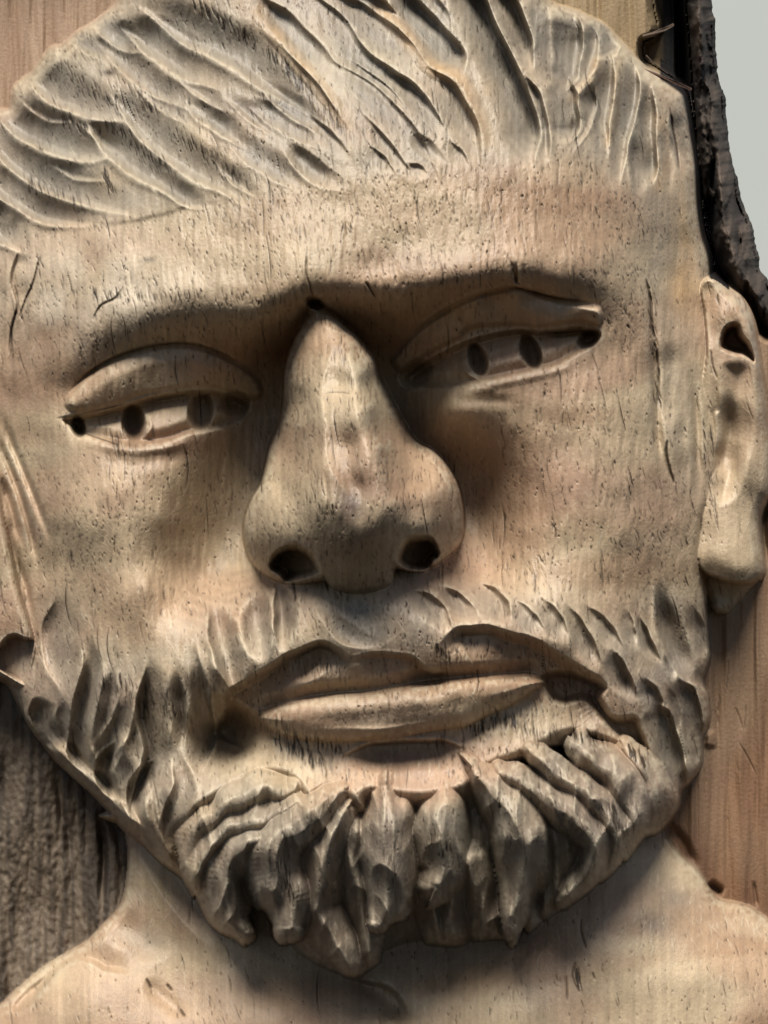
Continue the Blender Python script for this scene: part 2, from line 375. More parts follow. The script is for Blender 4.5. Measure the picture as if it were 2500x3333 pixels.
# ---------------------------------------------------------------- nose
NOSE = [(1015,1010,520),(1060,1015,545),(1124,1065,530),(1184,1125,515),(1217,1174,500),(1226,1222,485),(1262,1282,400),(1305,1361,345),(1353,1433,335),(1407,1469,430),
 (955,1113,485),(931,1204,455),(922,1312,372),(898,1390,340),(862,1463,330),(822,1553,385),
 (862,1577,540),(828,1626,520),(804,1692,500),(801,1764,490),(822,1823,470),(870,1870,470),
 (990,1120,560),(975,1250,575),(965,1380,570),(940,1500,560),(900,1600,600),
 (1045,1110,610),(1040,1220,655),(1045,1342,715),(1054,1523,790),(1066,1640,818),
 (1090,1070,592),(1105,1150,650),(1112,1250,690),(1140,1450,778),(1160,1590,800),(1172,1680,816),(1180,1742,802),(1182,1830,732),(1184,1890,678),(1190,1930,636),
 (1136,1120,618),(1172,1222,675),(1208,1324,708),(1244,1451,752),(1268,1553,782),(1284,1640,800),
 (1200,1200,590),(1245,1330,558),(1300,1440,520),(1345,1530,596),
 (1383,1614,686),(1443,1584,600),(1479,1572,525),(1499,1644,510),(1502,1722,500),(1491,1763,490),(1455,1805,490),(1320,1590,715),
 (1353,1660,716),(1390,1720,690),(1322,1730,738),(1280,1790,712),(1274,1880,640),
 (931,1660,675),(870,1710,610),(991,1700,740),(1021,1769,735),(1051,1829,712),(1087,1905,645),(930,1760,670),(1100,1720,800),(1255,1720,796)]
nose = PF(P('S',1015,1004,1060,1012,1124,1065,1184,1125,1215,1174,1228,1224,1262,1285,1305,1361,1353,1433,1407,1469,1446,1511,1481,1572,1499,1644,1502,1722,1491,1768,1455,1808,1400,1856,1340,1862,1286,1850,1272,1900,1235,1922,1196,1932,1140,1930,1088,1918,1055,1890,990,1900,920,1898,866,1872,822,1825,803,1764,803,1692,826,1626,855,1575,868,1515,880,1450,908,1385,925,1312,931,1204,955,1113), 60)
sl = box(740, 1560, 960, 1980)
zn = rbf(NOSE, 1e-4, sl)
nd = nose.d[sl]
zn = zn - 26 * np.clip(1 - nd / 24, 0, 1) ** 2
zn = np.where(nd >= 0, zn, zn + 26 * nd)
zz = Zh[sl]; k = 5.0
Zh[sl] = np.where(nd > -58, np.maximum(zz, zn), zz)
# planes of the nose
gouge(Zh, P('E',590,620,590,800,605,1000,620,1180,690,1330), 50, 19, 0, (0.2,0.25), .15)
groove(Zh, P('E',505,1180,520,1300,525,1420,520,1540), 8, 7)
groove(Zh, P('E',740,760,790,950,840,1150,880,1300,890,1430), 16, 7)
groove(Zh, P('E',150,1300,240,1260,320,1330,330,1440), 30, 12)
groove(Zh, P('E',905,1150,900,1260,930,1380), 30, 10)
crack(Zh, P('E',505,795,580,790,650,800), 4, 7, .6); 
# root of the nose: cut notch and crack up the forehead
shelf(Zh, P('E',300,690,330,560,380,450,430,360,440,290)[::-1], 26, 60, 6, (0.1,0.2))
pit(Zh, T('E',455,310), 32, 22, 25, 70, 2.5, .3)
groove(Zh, P('E',440,300,520,350,640,430,720,520,780,620), 12, 22, (0.1,0.3))
crack(Zh, P('E',412,60,410,150,430,220,450,290), 4, 12)
crack(Zh, P('E',730,195,760,240,785,280), 6, 12); crack(Zh, P('D',500,400,545,325,620,285,658,235), 5, 12)
crack(Zh, P('D',215,60,180,200,140,290,105,390), 5, 14); crack(Zh, P('D',80,210,95,320,65,450,50,590), 6, 16)
# nostrils
for q in [(205,385,235,322,300,284,360,279,430,312,475,368,488,432,440,462,380,478,300,494,262,456,216,424),(893,365,912,292,950,244,1010,231,1085,238,1120,285,1132,345,1100,378,1062,424,980,428,920,405)]:
    no = PF(P('H', *q), 60)
    Zh -= np.where(no.m, 190 * sst(0, 30, no.d), 0)
groove(Zh, P('H',1080,390,1075,440), 10, 20); crack(Zh, P('H',340,480,350,560,345,600), 6, 14); crack(Zh, P('H',500,450,520,500,530,540), 6, 12)

# ---------------------------------------------------------------- moustache, lips
# philtrum scoop
gouge(Zh, P('H',560,560,640,660,760,720,880,700), 80, 16, 0, (0.3,0.3), 0.8)
gouge(Zh, P('H',480,600,620,760,780,820), 30, 10, 0, (0.3,0.3), 0.3)
# overhanging edge of the moustache (travel left->right; below is the right-hand side)
shelf(Zh, P('G',1120,1340,1140,1290,1205,1180,1215,1085,1340,1005,1480,918,'H',300,874,360,850,480,805,560,830,640,880,700,880), 80, 140, 24, (0.05,0.12))
shelf(Zh, P('H',640,900,760,868,900,872,990,890,1050,945,1100,968,1180,960), 42, 120, 18, (0.15,0.1))
shelf(Zh, P('H',1080,880,1200,742,1300,722,1400,718,1540,762,'I',360,772,430,805,560,885,690,965,760,1005,795,1060,770,1120,835,1205), 62, 170, 34, (0.12,0.08))
um = P('H',170,1190,330,1132,500,1105,720,1090,900,1062,1050,1035,1200,1018,1400,1003,1540,992,'I',350,986,430,992)
ridge(Zh, P('H',600,960,740,925,880,915,1000,935), 40, 9)
gouge(Zh, P('H',330,1010,400,920,480,850), 30, 14, 0, (0.3,0.2), 0.1)
ridge(Zh, P('H',340,1060,480,1000,570,940), 22, 6)
# lower lip
ll = PF(P('H',150,1225,240,1175,380,1135,560,1108,720,1098,900,1072,1050,1045,1200,1028,1400,1012,1540,1002,'I',350,996,430,1012,450,1035,380,1085,290,1140,150,1200,30,1270,'H',1220,1275,1100,1290,900,1325,720,1345,560,1350,400,1340,260,1305), 60)
nar = np.clip(ll.d / 62, 0, 1)
Zh += np.where(ll.m, 70 * np.sqrt(np.clip(1 - (1 - nar) ** 2, 0, 1)), 0)
shelf(Zh, P('H',120,1210,240,1170,380,1130,560,1103,720,1091,900,1064,1050,1038,1200,1021,1400,1004,1540,994,'I',350,988,450,1002)[::-1], 34, 60, 8, (0.05,0.05))
gouge(Zh, P('H',520,1240,720,1225,900,1215,1120,1200), 36, 10, 0.4, (0.4,0.4), .3)
shelf(Zh, P('H',680,1325,760,1320,860,1300), 12, 40, 6, (0.3,0.3))
# mentolabial gouge
gouge(Zh, P('H',650,1455,800,1425,950,1415,1100,1412,1230,1418), 40, 52, -0.7, (0.2,0.15), .4)
# corners of the mouth
groove(Zh, P('G',1330,1150,1270,1260,1250,1370,1310,1490), 84, 115, (0.2,0.2))
groove(Zh, P('G',1180,1200,1190,1320,1220,1440), 50, 50, (0.25,0.25))
cav = PF(P('I',430,985,560,950,690,985,760,1020,785,1065,765,1120,830,1205,950,1205,990,1290,1030,1400,1040,1480,960,1430,850,1345,745,1230,670,1140,560,1160,470,1120), 60)
Zh -= np.where(cav.m, 74 * sst(0, 34, cav.d), 0)
shelf(Zh, P('I',-20,1285,150,1202,290,1145,400,1085), 16, 70, 6, (0.1,0.3))

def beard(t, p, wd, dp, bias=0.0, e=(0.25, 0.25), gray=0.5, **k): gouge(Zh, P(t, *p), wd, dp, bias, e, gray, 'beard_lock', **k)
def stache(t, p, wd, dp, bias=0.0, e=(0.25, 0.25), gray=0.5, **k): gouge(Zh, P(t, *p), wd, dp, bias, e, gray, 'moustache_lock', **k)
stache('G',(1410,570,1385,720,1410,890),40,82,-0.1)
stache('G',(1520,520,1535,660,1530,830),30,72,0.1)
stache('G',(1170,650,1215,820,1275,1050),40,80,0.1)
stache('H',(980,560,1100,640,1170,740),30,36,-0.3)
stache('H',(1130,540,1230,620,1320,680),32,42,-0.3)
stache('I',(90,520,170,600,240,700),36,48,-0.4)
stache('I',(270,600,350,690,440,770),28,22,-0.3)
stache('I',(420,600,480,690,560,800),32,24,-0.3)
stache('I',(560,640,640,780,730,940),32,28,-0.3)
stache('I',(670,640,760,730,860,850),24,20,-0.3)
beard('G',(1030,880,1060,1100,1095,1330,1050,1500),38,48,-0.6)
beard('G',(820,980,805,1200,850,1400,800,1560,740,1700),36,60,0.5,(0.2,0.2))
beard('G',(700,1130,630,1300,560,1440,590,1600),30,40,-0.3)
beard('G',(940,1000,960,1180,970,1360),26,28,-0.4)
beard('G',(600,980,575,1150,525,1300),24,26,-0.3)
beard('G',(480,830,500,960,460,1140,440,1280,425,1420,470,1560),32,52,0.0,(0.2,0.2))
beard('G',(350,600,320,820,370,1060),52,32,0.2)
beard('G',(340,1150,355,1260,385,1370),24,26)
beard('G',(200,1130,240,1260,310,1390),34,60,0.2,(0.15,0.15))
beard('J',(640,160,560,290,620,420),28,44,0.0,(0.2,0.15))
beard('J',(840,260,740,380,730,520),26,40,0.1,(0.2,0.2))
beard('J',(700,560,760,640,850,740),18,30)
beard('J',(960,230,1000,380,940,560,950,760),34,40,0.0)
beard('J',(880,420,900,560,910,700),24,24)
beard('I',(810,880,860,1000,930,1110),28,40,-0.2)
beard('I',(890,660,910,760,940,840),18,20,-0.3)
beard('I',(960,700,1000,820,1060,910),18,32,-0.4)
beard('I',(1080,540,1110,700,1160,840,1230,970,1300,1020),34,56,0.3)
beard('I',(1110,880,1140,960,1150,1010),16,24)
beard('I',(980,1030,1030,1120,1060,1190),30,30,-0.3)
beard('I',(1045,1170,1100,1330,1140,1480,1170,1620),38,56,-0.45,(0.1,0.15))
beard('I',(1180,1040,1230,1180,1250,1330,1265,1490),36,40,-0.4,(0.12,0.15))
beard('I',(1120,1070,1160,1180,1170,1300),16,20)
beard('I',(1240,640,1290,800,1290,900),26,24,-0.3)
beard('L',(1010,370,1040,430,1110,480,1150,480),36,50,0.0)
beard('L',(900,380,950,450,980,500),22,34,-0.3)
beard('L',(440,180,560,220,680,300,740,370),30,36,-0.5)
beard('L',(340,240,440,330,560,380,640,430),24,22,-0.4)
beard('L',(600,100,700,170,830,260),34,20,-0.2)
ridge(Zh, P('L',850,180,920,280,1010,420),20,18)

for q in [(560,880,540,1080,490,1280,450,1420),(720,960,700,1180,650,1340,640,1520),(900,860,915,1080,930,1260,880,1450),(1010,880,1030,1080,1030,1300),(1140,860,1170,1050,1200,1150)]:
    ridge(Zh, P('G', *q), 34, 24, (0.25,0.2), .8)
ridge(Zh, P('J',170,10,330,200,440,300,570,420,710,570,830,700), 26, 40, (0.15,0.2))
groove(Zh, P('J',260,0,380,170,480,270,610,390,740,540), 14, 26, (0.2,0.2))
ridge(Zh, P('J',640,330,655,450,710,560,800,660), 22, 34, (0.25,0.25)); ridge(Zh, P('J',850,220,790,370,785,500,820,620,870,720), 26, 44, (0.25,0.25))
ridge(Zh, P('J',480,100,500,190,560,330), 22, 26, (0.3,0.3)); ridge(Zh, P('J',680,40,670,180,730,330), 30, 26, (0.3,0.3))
# ---------------------------------------------------------------- chin locks: ridged tufts that swing forward and down
WARP = fnoise(42, 80, 8); FAC = np.abs(fnoise(40, 90, 9)) - .8
LOCKZ = np.full_like(Zh, -1e4); LOCKID = np.full(Zh.shape, -1, np.int32)
def lock(t, spine, slope=1.0, flat=0.25, bl=1.0, br=1.0):
    """spine: x,y,z,halfwidth,...  a tuft with a flat back and two sloping sides"""
    s = np.array(spine, float).reshape(-1, 4)
    s[0, 2] -= 6; s[1, 2] -= 2; s[2, 2] += 16; s[3:, 2] = s[2, 2] - .5 * (s[2, 2] - s[3:, 2]); s[:, 3] *= 1.04; flat = flat * .5; slope = slope * 1.3
    p = P(t, *s[:, :2].ravel())
    d0 = p[0] - p[1]; p = np.vstack([p[:1] + d0 / np.hypot(*d0) * 42, p]); s = np.vstack([s[:1], s]); s[0, 2] -= 26; s[0, 3] *= .75
    c = np.column_stack([spline(p, 8), spline(np.column_stack([s[:, 2], s[:, 3]]), 8)])
    R = s[:, 3].max() * 1.9
    f = CF(c, R, 0)
    seg = np.hypot(*np.diff(c[:, :2], axis=0).T); cum = np.concatenate([[0], np.cumsum(seg)]) / seg.sum()
    zc = np.interp(f.t, cum, c[:, 2]); wv = np.interp(f.t, cum, c[:, 3])
    ss = f.s + 6 * WARP[f.sl]
    u = np.where(ss > 0, ss * br, -ss * bl) / wv
    zc = zc - 13 * FAC[f.sl]
    pr = np.where(u < flat, -0.06 * (u / flat) ** 2, -0.06 - slope * (u - flat) - 0.5 * np.clip(u - 0.8, 0, 9) ** 2 * 6)
    z = zc + wv * pr
    z = np.where(u < 1.5, z, -1e4)
    m = z > LOCKZ[f.sl]
    LOCKZ[f.sl] = np.where(m, z, LOCKZ[f.sl])
    LOCKID[f.sl] = np.where(m, len(LOCKS), LOCKID[f.sl]); LOCKS.append(('beard_lock', c[:, :2]))
lock('J',[1560,390,585,50, 1350,430,592,62, 1180,520,560,60, 1060,620,500,46, 1040,800,420,30],1.0,.5)
lock('J',[1600,470,610,40, 1380,560,612,52, 1200,650,575,52, 1090,770,510,44, 1060,910,430,26],1.1,.4)
lock('J',[1659,540,630,40, 1480,640,640,56, 1290,720,610,60, 1200,860,520,56, 1230,1080,400,44, 1290,1180,350,30],1.1,.4)
lock('K',[560,440,640,44, 400,560,668,62, 260,680,672,74, 240,850,610,84, 310,1000,545,66, 310,1130,480,36],1.0,.55)
lock('K',[600,560,640,40, 520,700,640,58, 480,860,590,62, 470,1030,500,60, 560,1180,420,50, 660,1370,330,22],1.1,.3)
lock('K',[400,1060,430,50, 470,1200,380,50, 570,1360,320,20],1.1,.3)
lock('K',[850,440,642,56, 850,560,672,74, 850,700,664,82, 860,860,605,80, 850,1000,540,56, 815,1115,480,20],1.05,.45)
lock('K',[680,640,600,34, 660,800,560,44, 690,960,500,44, 740,1130,410,40, 740,1330,330,24],1.1,.3)
lock('K',[1140,450,640,54, 1130,560,662,64, 1150,700,645,66, 1150,830,600,60, 1110,920,540,40],1.05,.5)
lock('K',[1060,880,520,40, 1080,1000,460,44, 1120,1200,360,36],1.1,.3)
lock('K',[1190,860,545,36, 1200,1000,470,44, 1190,1200,370,40],1.1,.4)
lock('L',[110,330,635,46, 240,470,662,58, 330,620,668,74, 340,760,610,64, 310,920,520,48, 285,1080,430,30, 285,1215,360,12],1.05,.5)
lock('L',[60,780,545,44, 90,950,470,56, 160,1120,380,56, 200,1190,330,30],1.05,.4)
lock('L',[430,740,560,24, 400,880,500,30, 375,1010,430,26, 390,1130,360,18],1.1,.3)
lock('L',[260,330,620,36, 420,430,640,48, 570,500,640,60, 690,610,618,60, 730,720,570,46, 650,860,470,36, 560,1000,370,20],1.05,.45)
lock('L',[480,560,560,30, 560,720,540,56, 520,880,450,50, 480,1040,340,30],1.0,.4)
lock('L',[430,220,600,34, 560,330,616,44, 700,430,606,52, 800,560,570,56, 830,680,510,40, 760,840,380,22],1.05,.45)
lock('L',[700,200,560,40, 830,310,566,52, 900,470,540,56, 920,600,480,46, 880,740,380,22],1.05,.45)
lock('L',[930,230,490,38, 1000,330,480,46, 1030,480,430,56, 1020,580,360,36],1.0,.5)
bz = PF(P('J',960,720,1000,600,1130,490,1250,420,1390,350,1530,350,1659,470,'K',540,420,700,500,760,440,1000,470,1230,440,1330,380,'L',180,300,330,240,440,190,600,120,800,180,900,240,1000,330,1080,430,1080,560,900,800,500,1100,300,1300,'K',600,1500,'J',1250,1250,1040,960), 60)
Zh -= 185 * sst(-46, 58, bz.d)
LOCKID = np.where((LOCKZ > Zh), LOCKID, -1)
val = np.clip((LOCKZ - Zh + 14) / 28, 0, 1)
Zh = Zh * (1 - val) + LOCKZ * val
Zh = np.where(LOCKZ > Zh + 30, LOCKZ, Zh)
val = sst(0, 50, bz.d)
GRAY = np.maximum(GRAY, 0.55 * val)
# fibre hatching on the cut faces of the tufts
chin = sst(0, 1, val)
Zh += chin * 2.0 * GR_S

# general tool chatter
Zh += 0.8 * fnoise(9, 40, 11) 

# ---------------------------------------------------------------- ear
head_o = PF(P('A',-500,600,-200,640,-60,640,0,605,60,590,85,480,180,405,240,330,290,270,340,265,430,190,500,150,560,110,640,40,700,-60,900,-250,
  'C',-200,-400,300,-300,400,-60,480,40,570,68,650,98,760,148,830,215,880,260,980,370,1060,420,1180,500,1205,560,1230,700,1260,900,1270,1100,1290,1250,1320,1350,1335,1430,
  'F',1345,200,1400,500,1420,900,1400,1300,'I',1330,150,1310,420,1318,600,1330,800,1338,900,1305,1000,1305,1050,1328,1110,1333,1240,1298,1320,1293,1460,1243,1540,1195,1590,
  'L',1178,400,1168,470,1140,520,1080,590,1030,622,980,636,940,690,880,780,790,850,700,920,560,1020,400,1130,292,1226,268,1200,180,1195,0,1225,
  'K',1150,1222,1050,1216,960,1222,880,1262,830,1300,750,1340,680,1390,580,1372,440,1332,350,1272,190,1232,100,1220,
  'J',1320,1216,1280,1182,1200,1150,1130,1090,1060,955,1035,905,960,832,890,780,800,695,690,595,600,490,500,392,420,322,320,235,230,130,150,20,
  'G',100,1130,40,1030,-40,1000,-200,900,-500,700), 60, 4)
for q in (Zh,):
    q -= 46 * np.clip(1 - head_o.d / 40, 0, 1) ** 2
ear_poly = P('F',1300,230,1345,182,1440,240,1510,300,1562,400,1592,560,1625,780,1659,1000,1680,1150,'I',1665,0,1640,45,1608,130,1608,250,1628,410,1612,465,1545,545,1500,600,1440,655,1370,650,1335,570,1297,500,1292,410,'I',1230,60,'F',1300,1330,1270,1240,1275,1000,1290,800,1330,600,1320,380)
ear = PF(ear_poly, 60)
EAR = [(2290,940,208),(2310,915,235),(2400,980,250),(2440,1050,240),(2460,1150,235),(2480,1300,225),(2500,1420,215),(2510,1560,205),(2470,1700,200),(2475,1850,215),(2440,1920,215),
 (2280,1060,226),(2350,1030,262),(2330,1200,254),(2420,1300,262),(2300,1400,230),(2420,1500,255),(2290,1600,226),(2400,1680,245),(2300,1720,236),(2380,1780,262),(2420,1850,262),(2300,1840,236),(2380,1950,180),(2340,1990,150),(2250,1500,212),(2260,1300,216)]
Ze = rbf(EAR, 1e-3) + 3 * fnoise(60, 60, 21)
Ze -= 40 * np.clip(1 - ear.d / 30, 0, 1) ** 2 * sst(2310, 2370, X + np.where(Y > 1880, 200, 0))
hole = PF(P('F',1405,560,1395,520,1415,450,1460,418,1500,425,1520,480,1560,530,1590,600,1585,640,1530,600,1470,590), 60)
Ze -= np.where(hole.m, 150 * sst(0, 26, hole.d), 0)
shelf(Ze, P('F',1390,560,1395,520,1420,445,1465,412,1505,425,1525,480,1565,530,1592,600), 20, 30, 8)
groove(Ze, P('F',1440,760,1445,900,1440,1040,1400,1160,1350,1270), 26, 52, (0.25,0.2))
groove(Ze, P('F',1470,1040,1450,1180,1400,1300), 34, 26, (0.3,0.3))
shelf(Ze, P('F',1390,700,1400,880,1380,920,1385,1060,1350,1200,1300,1300), 10, 70, 10)
dish = PF(P('F',1395,650,1480,610,1570,650,1600,820,1600,1000,1560,1200,1490,1370,1390,1410,1330,1290,1390,1120,1405,860), 60)
Ze -= np.where(dish.m, 32 * sst(0, 60, dish.d), 0)
shelf(Ze, P('I',1285,400,1330,440,1400,466,1480,484,1560,486,1615,462), 120, 200, 10, (0.03,0.03))
ridge(Ze, P('F',1430,300,1540,420,1590,620,1630,820,1659,1000), 26, 24)
crack(Ze, P('F',1350,560,1360,650,1385,720), 4, 10); crack(Ze, P('F',1345,980,1360,1060,1365,1130), 4, 10)
# left ear, mostly out of the frame
earl = PF(P('G',-700,-900,-60,-700,-30,-300,0,0,60,330,110,560,180,780,192,880,180,1000,150,1078,90,1060,0,1005,-200,960,-600,700), 60)
Zel = rbf([(-300,1200,200),(-100,1400,220),(0,1700,235),(60,2000,250),(100,2120,240),(-100,2000,200),(-300,2000,170),(30,2180,215),(80,2230,200),(-50,1800,225)],1e-3)
shelf(Zel, P('G',-60,930,20,800,80,770,130,790,190,800), 110, 420, 14, (0.03,0.03))
Zel -= 30 * np.clip(1 - earl.d / 26, 0, 1) ** 2

# ---------------------------------------------------------------- chest
chest_o = PF(P('J',-700,1900,-300,1720,0,1560,60,1510,200,1385,300,1315,380,1272,480,1212,560,1125,620,1062,668,985,695,850,700,720,690,590,760,500,
  'L',900,400,1060,560,1085,590,1112,660,1190,760,1262,820,1312,890,1382,985,1480,1010,1560,1032,1640,1090,1800,1180,2400,1400,2600,3200,'J',-700,3200), 60)
CHEST = [(430,2700,90),(450,2850,110),(560,2950,150),(700,3060,190),(900,3150,190),(330,2990,130),(180,3110,120),(0,3270,120),(-300,3420,110),(300,3110,170),(450,3160,200),(600,3200,205),
 (150,3280,215),(300,3250,250),(450,3300,265),(100,3450,260),(350,3500,300),(700,3300,270),(900,3280,270),(1000,3400,300),(800,3500,320),
 (1100,3230,190),(1250,3200,165),(1400,3150,170),(1300,3320,225),(1450,3300,250),(1200,3420,270),(1600,3100,210),(1700,3000,200),(1800,2930,200),(1950,2850,190),(2050,2780,150),(2140,2720,90),
 (1700,3200,290),(1900,3080,285),(2050,2980,250),(2200,2900,180),(2300,2960,170),(2450,3000,150),(2100,3150,300),(2300,3120,270),(2500,3150,220),(1600,3330,310),(1900,3330,335),(2200,3330,330),(2500,3330,270),
 (1500,3600,320),(2000,3700,320),(800,3800,320),(200,3800,280),(2700,3300,160)]
Zc = rbf(CHEST, 5e-4) + 3 * fnoise(180, 120, 31) + 0.9 * fnoise(40, 60, 32)
Zc -= 30 * np.clip(1 - chest_o.d / 36, 0, 1) ** 2
shelf(Zc, P('J',140,1640,200,1530,260,1440,330,1370,420,1325,500,1340,560,1375,640,1385,740,1400)[::-1], 24, 90, 20)
groove(Zc, P('J',60,1600,150,1500,240,1430,340,1330), 16, 26, (0.1,0.3))
groove(Zc, P('J',780,1410,850,1490,930,1560,1000,1640), 26, 14)
groove(Zc, P('K',560,1400,700,1440,820,1510,920,1600,960,1680), 34, 26, (0.2,0.1))
shelf(Zc, P('K',640,1400,740,1425,850,1450,930,1530,970,1640), 40, 140, 14)
ridge(Zc, P('J',720,620,780,800,900,1000,1080,1200,1300,1330), 70, 22, (.2,.3), 1.2); groove(Zc, P('J',560,1180,700,1150,800,1230,860,1340), 60, 22)
crack(Zc, P('J',790,1415,820,1470), 6, 12); crack(Zc, P('J',970,1580,1000,1620), 7, 12); crack(Zc, P('J',900,1445,930,1480), 6, 12)
for p in [(650,1080,650,1160,680,1260),(620,1320,605,1400,640,1490),(570,1400,575,1540),(710,1380,725,1420)]: crack(Zc, P('L', *p), 4, 9)
pit(Zc, T('L',1370,915), 34, 14, 25, 50, 2.5, .6); groove(Zc, P('L',1340,900,1400,970,1480,980), 16, 18)
# ---------------------------------------------------------------- back board, bark
gn = fnoise(26, 420, 41); gn2 = fnoise(12, 160, 42)
left = sst(900, 500, X) * sst(1700, 2100, Y)
Zs = 6 * fnoise(300, 400, 43) + gn * 3 + gn2 * (3.2 - 1.6 * left) + left * (12 * fnoise(110, 200, 44) + 2.6 * fnoise(22, 60, 45) + 1.6 * fnoise(9, 14, 46)) + 30 * sst(1500, 2500, X) * sst(1700, 2200, Y)
Zs -= 60 * sst(900, 0, Y) * sst(900, 500, X)
def sg(p, wd, dp): groove(Zs, P(*p), wd, dp)
sg(('J',300,260,330,500,370,640,390,820),14,22); sg(('J',540,480,560,760,550,960,580,1040),12,30); sg(('J',620,560,650,760,670,900),10,20)
sg(('J',170,700,150,1000,160,1100),10,8); sg(('J',500,440,620,560,690,700,690,900,640,1030),26,36)
sg(('L',1100,560,1200,680,1280,830),16,30); sg(('L',1080,640,1160,760,1280,870),14,24)
sg(('L',1330,900,1420,960),14,40); sg(('L',1580,880,1590,960,1600,1040),6,14)
sg(('I',1640,0,1630,200,1650,420),26,60)
for x0, y0, x1, y1 in [(1510,100,1500,260),(1450,900,1430,1100),(1370,1180,1390,1260),(1480,1160,1520,1280),(1500,1350,1600,1540),(1400,1100,1380,1200),(1540,1150,1530,1300)]:
    crack(Zs, P('I', x0, y0, (x0 + x1) / 2 + 4, (y0 + y1) / 2, x1, y1), 3, 8, .5)
ridge(Zs, P('I',1330,1290,1345,1340,1340,1390), 26, 20)
# crevice between figure and bark on the right
bark_in = P('C',1215,-500,1220,0,1240,200,1258,450,1278,700,1300,900,1340,1200,1400,1450,1500,1600,1659,1800,'F',1800,800,1800,2600)
bark_out = P('C',1330,-500,1362,0,1382,150,1390,350,1410,500,1442,700,1482,900,1532,1100,1590,1300,1622,1460,1665,1530,1800,1650,2000,1900,2600,2300)
cre = PF(np.vstack([P('C',1000,-500,1005,0,1030,160,960,210,960,330,1040,390,1160,470,1190,520,1210,800,1240,1100,1290,1400,1340,1560), bark_in[:10][::-1]]), 60, 4)
Zs -= np.where(cre.m, 330 * sst(-4, 40, cre.d), 0)
Zs -= 160 * sst(-34, 0, cre.d) * (X > 2200)
_b = spline(bark_out, 14); _r = np.random.default_rng(5)
_w = np.convolve(_r.normal(0, 1, len(_b) + 8), np.ones(7) / 7, 'same')[:len(_b)]
bark_out = _b + np.column_stack([_w * 11, 0 * _w])
bark = PF(np.vstack([bark_in[:10], P('C',1900,2000,2400,2500), bark_out[::-1]]), 60, 0)
bn = fnoise(30, 110, 51); bn2 = fnoise(10, 34, 52); bn3 = fnoise(22, 300, 53)
Zk = 60 + 15 * bn + 6 * bn2 + 14 * bn3 + np.where(bn + .5 * bn2 < -0.7, -22, 0) + 2.5 * fnoise(6, 12, 54)
Zs -= 420 * sst(-4, 14, bark.d)
fo = CF(bark_out, 260, 0)
Zk[fo.sl] -= 130 * np.clip(1 - fo.d / 120, 0, 1) ** 2
Zk -= 190 * np.clip(1 - bark.d / 60, 0, 1) ** 2
out_poly = np.vstack([bark_out, P('C',3600,3000,3600,-800,1330,-800)])
outside = PF(out_poly, 60, 0)
# ---------------------------------------------------------------- put together
Zs = np.where(outside.d > -6, -900, Zs)
Z = Zs.copy()
LAB = np.zeros(Z.shape, np.int32)            # part per vertex
def put(Zl, pf, lab, k=14.0):
    global Z
    n = wallmax(Z, Zl, pf, k); LAB[n > Z + 1e-3] = lab; Z = n
put(Zk, bark, 1)
put(Zc, chest_o, 2)
put(Zel, earl, 3)
put(Zh, head_o, 4)
put(Ze, ear, 5)
ZPRE = blur(np.where(Z < -300, Zk, Z), .55) * 1.38
Z = blur(Z, 0.55)
Z = np.where(Z > -200, Z * 1.38, Z)
# ---------------------------------------------------------------- which vertex belongs to which part
PARTS = ['back_board', 'bark', 'chest', 'ear', 'face', 'ear']          # labels 0..5, ids as used by put()
PARENT = [None] * 6
def newpart(name, parent):
    PARTS.append(name); PARENT.append(parent); return len(PARTS) - 1
HEADM = LAB == 4
i_hair = newpart('hair', None); i_beard = newpart('beard', None); i_mou = newpart('moustache', None)
hair_r = inside(spline(P('A',-900,1500,-300,1500,90,1345,240,1245,390,1190,620,1195,860,1150,1050,1095,1300,1070,1500,1010,'B',560,985,760,960,1060,925,1230,930,1340,890,1560,885,'C',370,880,560,850,760,860,830,950,970,1060,1000,1250,1010,1500,
   'F',1030,300,1055,560,1065,900,1110,1100,1160,1330,1280,1345,1400,1200,1500,0,'C',1800,-900,'A',-900,-900), 4, True))
beard_r = inside(spline(P('G',-100,900,150,640,260,560,420,560,540,740,700,800,860,780,1030,690,1110,900,1190,1090,1205,1180,1140,1290,1160,1420,1230,1500,1400,1500,'J',1640,440,'K',540,410,720,480,1000,440,1240,420,1330,370,1420,290,'I',350,1290,560,1270,700,1280,
   900,1420,1040,1480,1020,1380,980,1250,900,1150,800,1000,760,900,700,780,760,700,860,640,1000,560,1080,500,1230,560,1330,700,1600,900,'L',1500,1300,'J',-300,1500), 4, True))
mou_r = inside(spline(P('G',1030,690,1150,620,1330,560,1430,500,1560,500,'H',480,520,600,600,760,640,900,560,1000,470,1130,460,1300,500,1480,555,'I',300,562,420,580,700,600,760,700,700,780,760,900,800,1000,795,1060,760,1005,690,965,560,885,430,805,310,755,
   'H',1560,765,1400,718,1300,722,1200,742,1080,880,990,890,900,872,760,868,640,900,560,830,480,805,360,850,250,895,'G',1500,910,1340,1005,1215,1085,1190,1090,1110,900), 4, True))
LAB[HEADM & hair_r] = i_hair
LAB[HEADM & mou_r] = i_mou
LAB[HEADM & beard_r] = i_beard
LAB[HEADM & (bz.d > 0)] = i_beard
st = 3
xc, yc = X[::st, ::st], Y[::st, ::st]
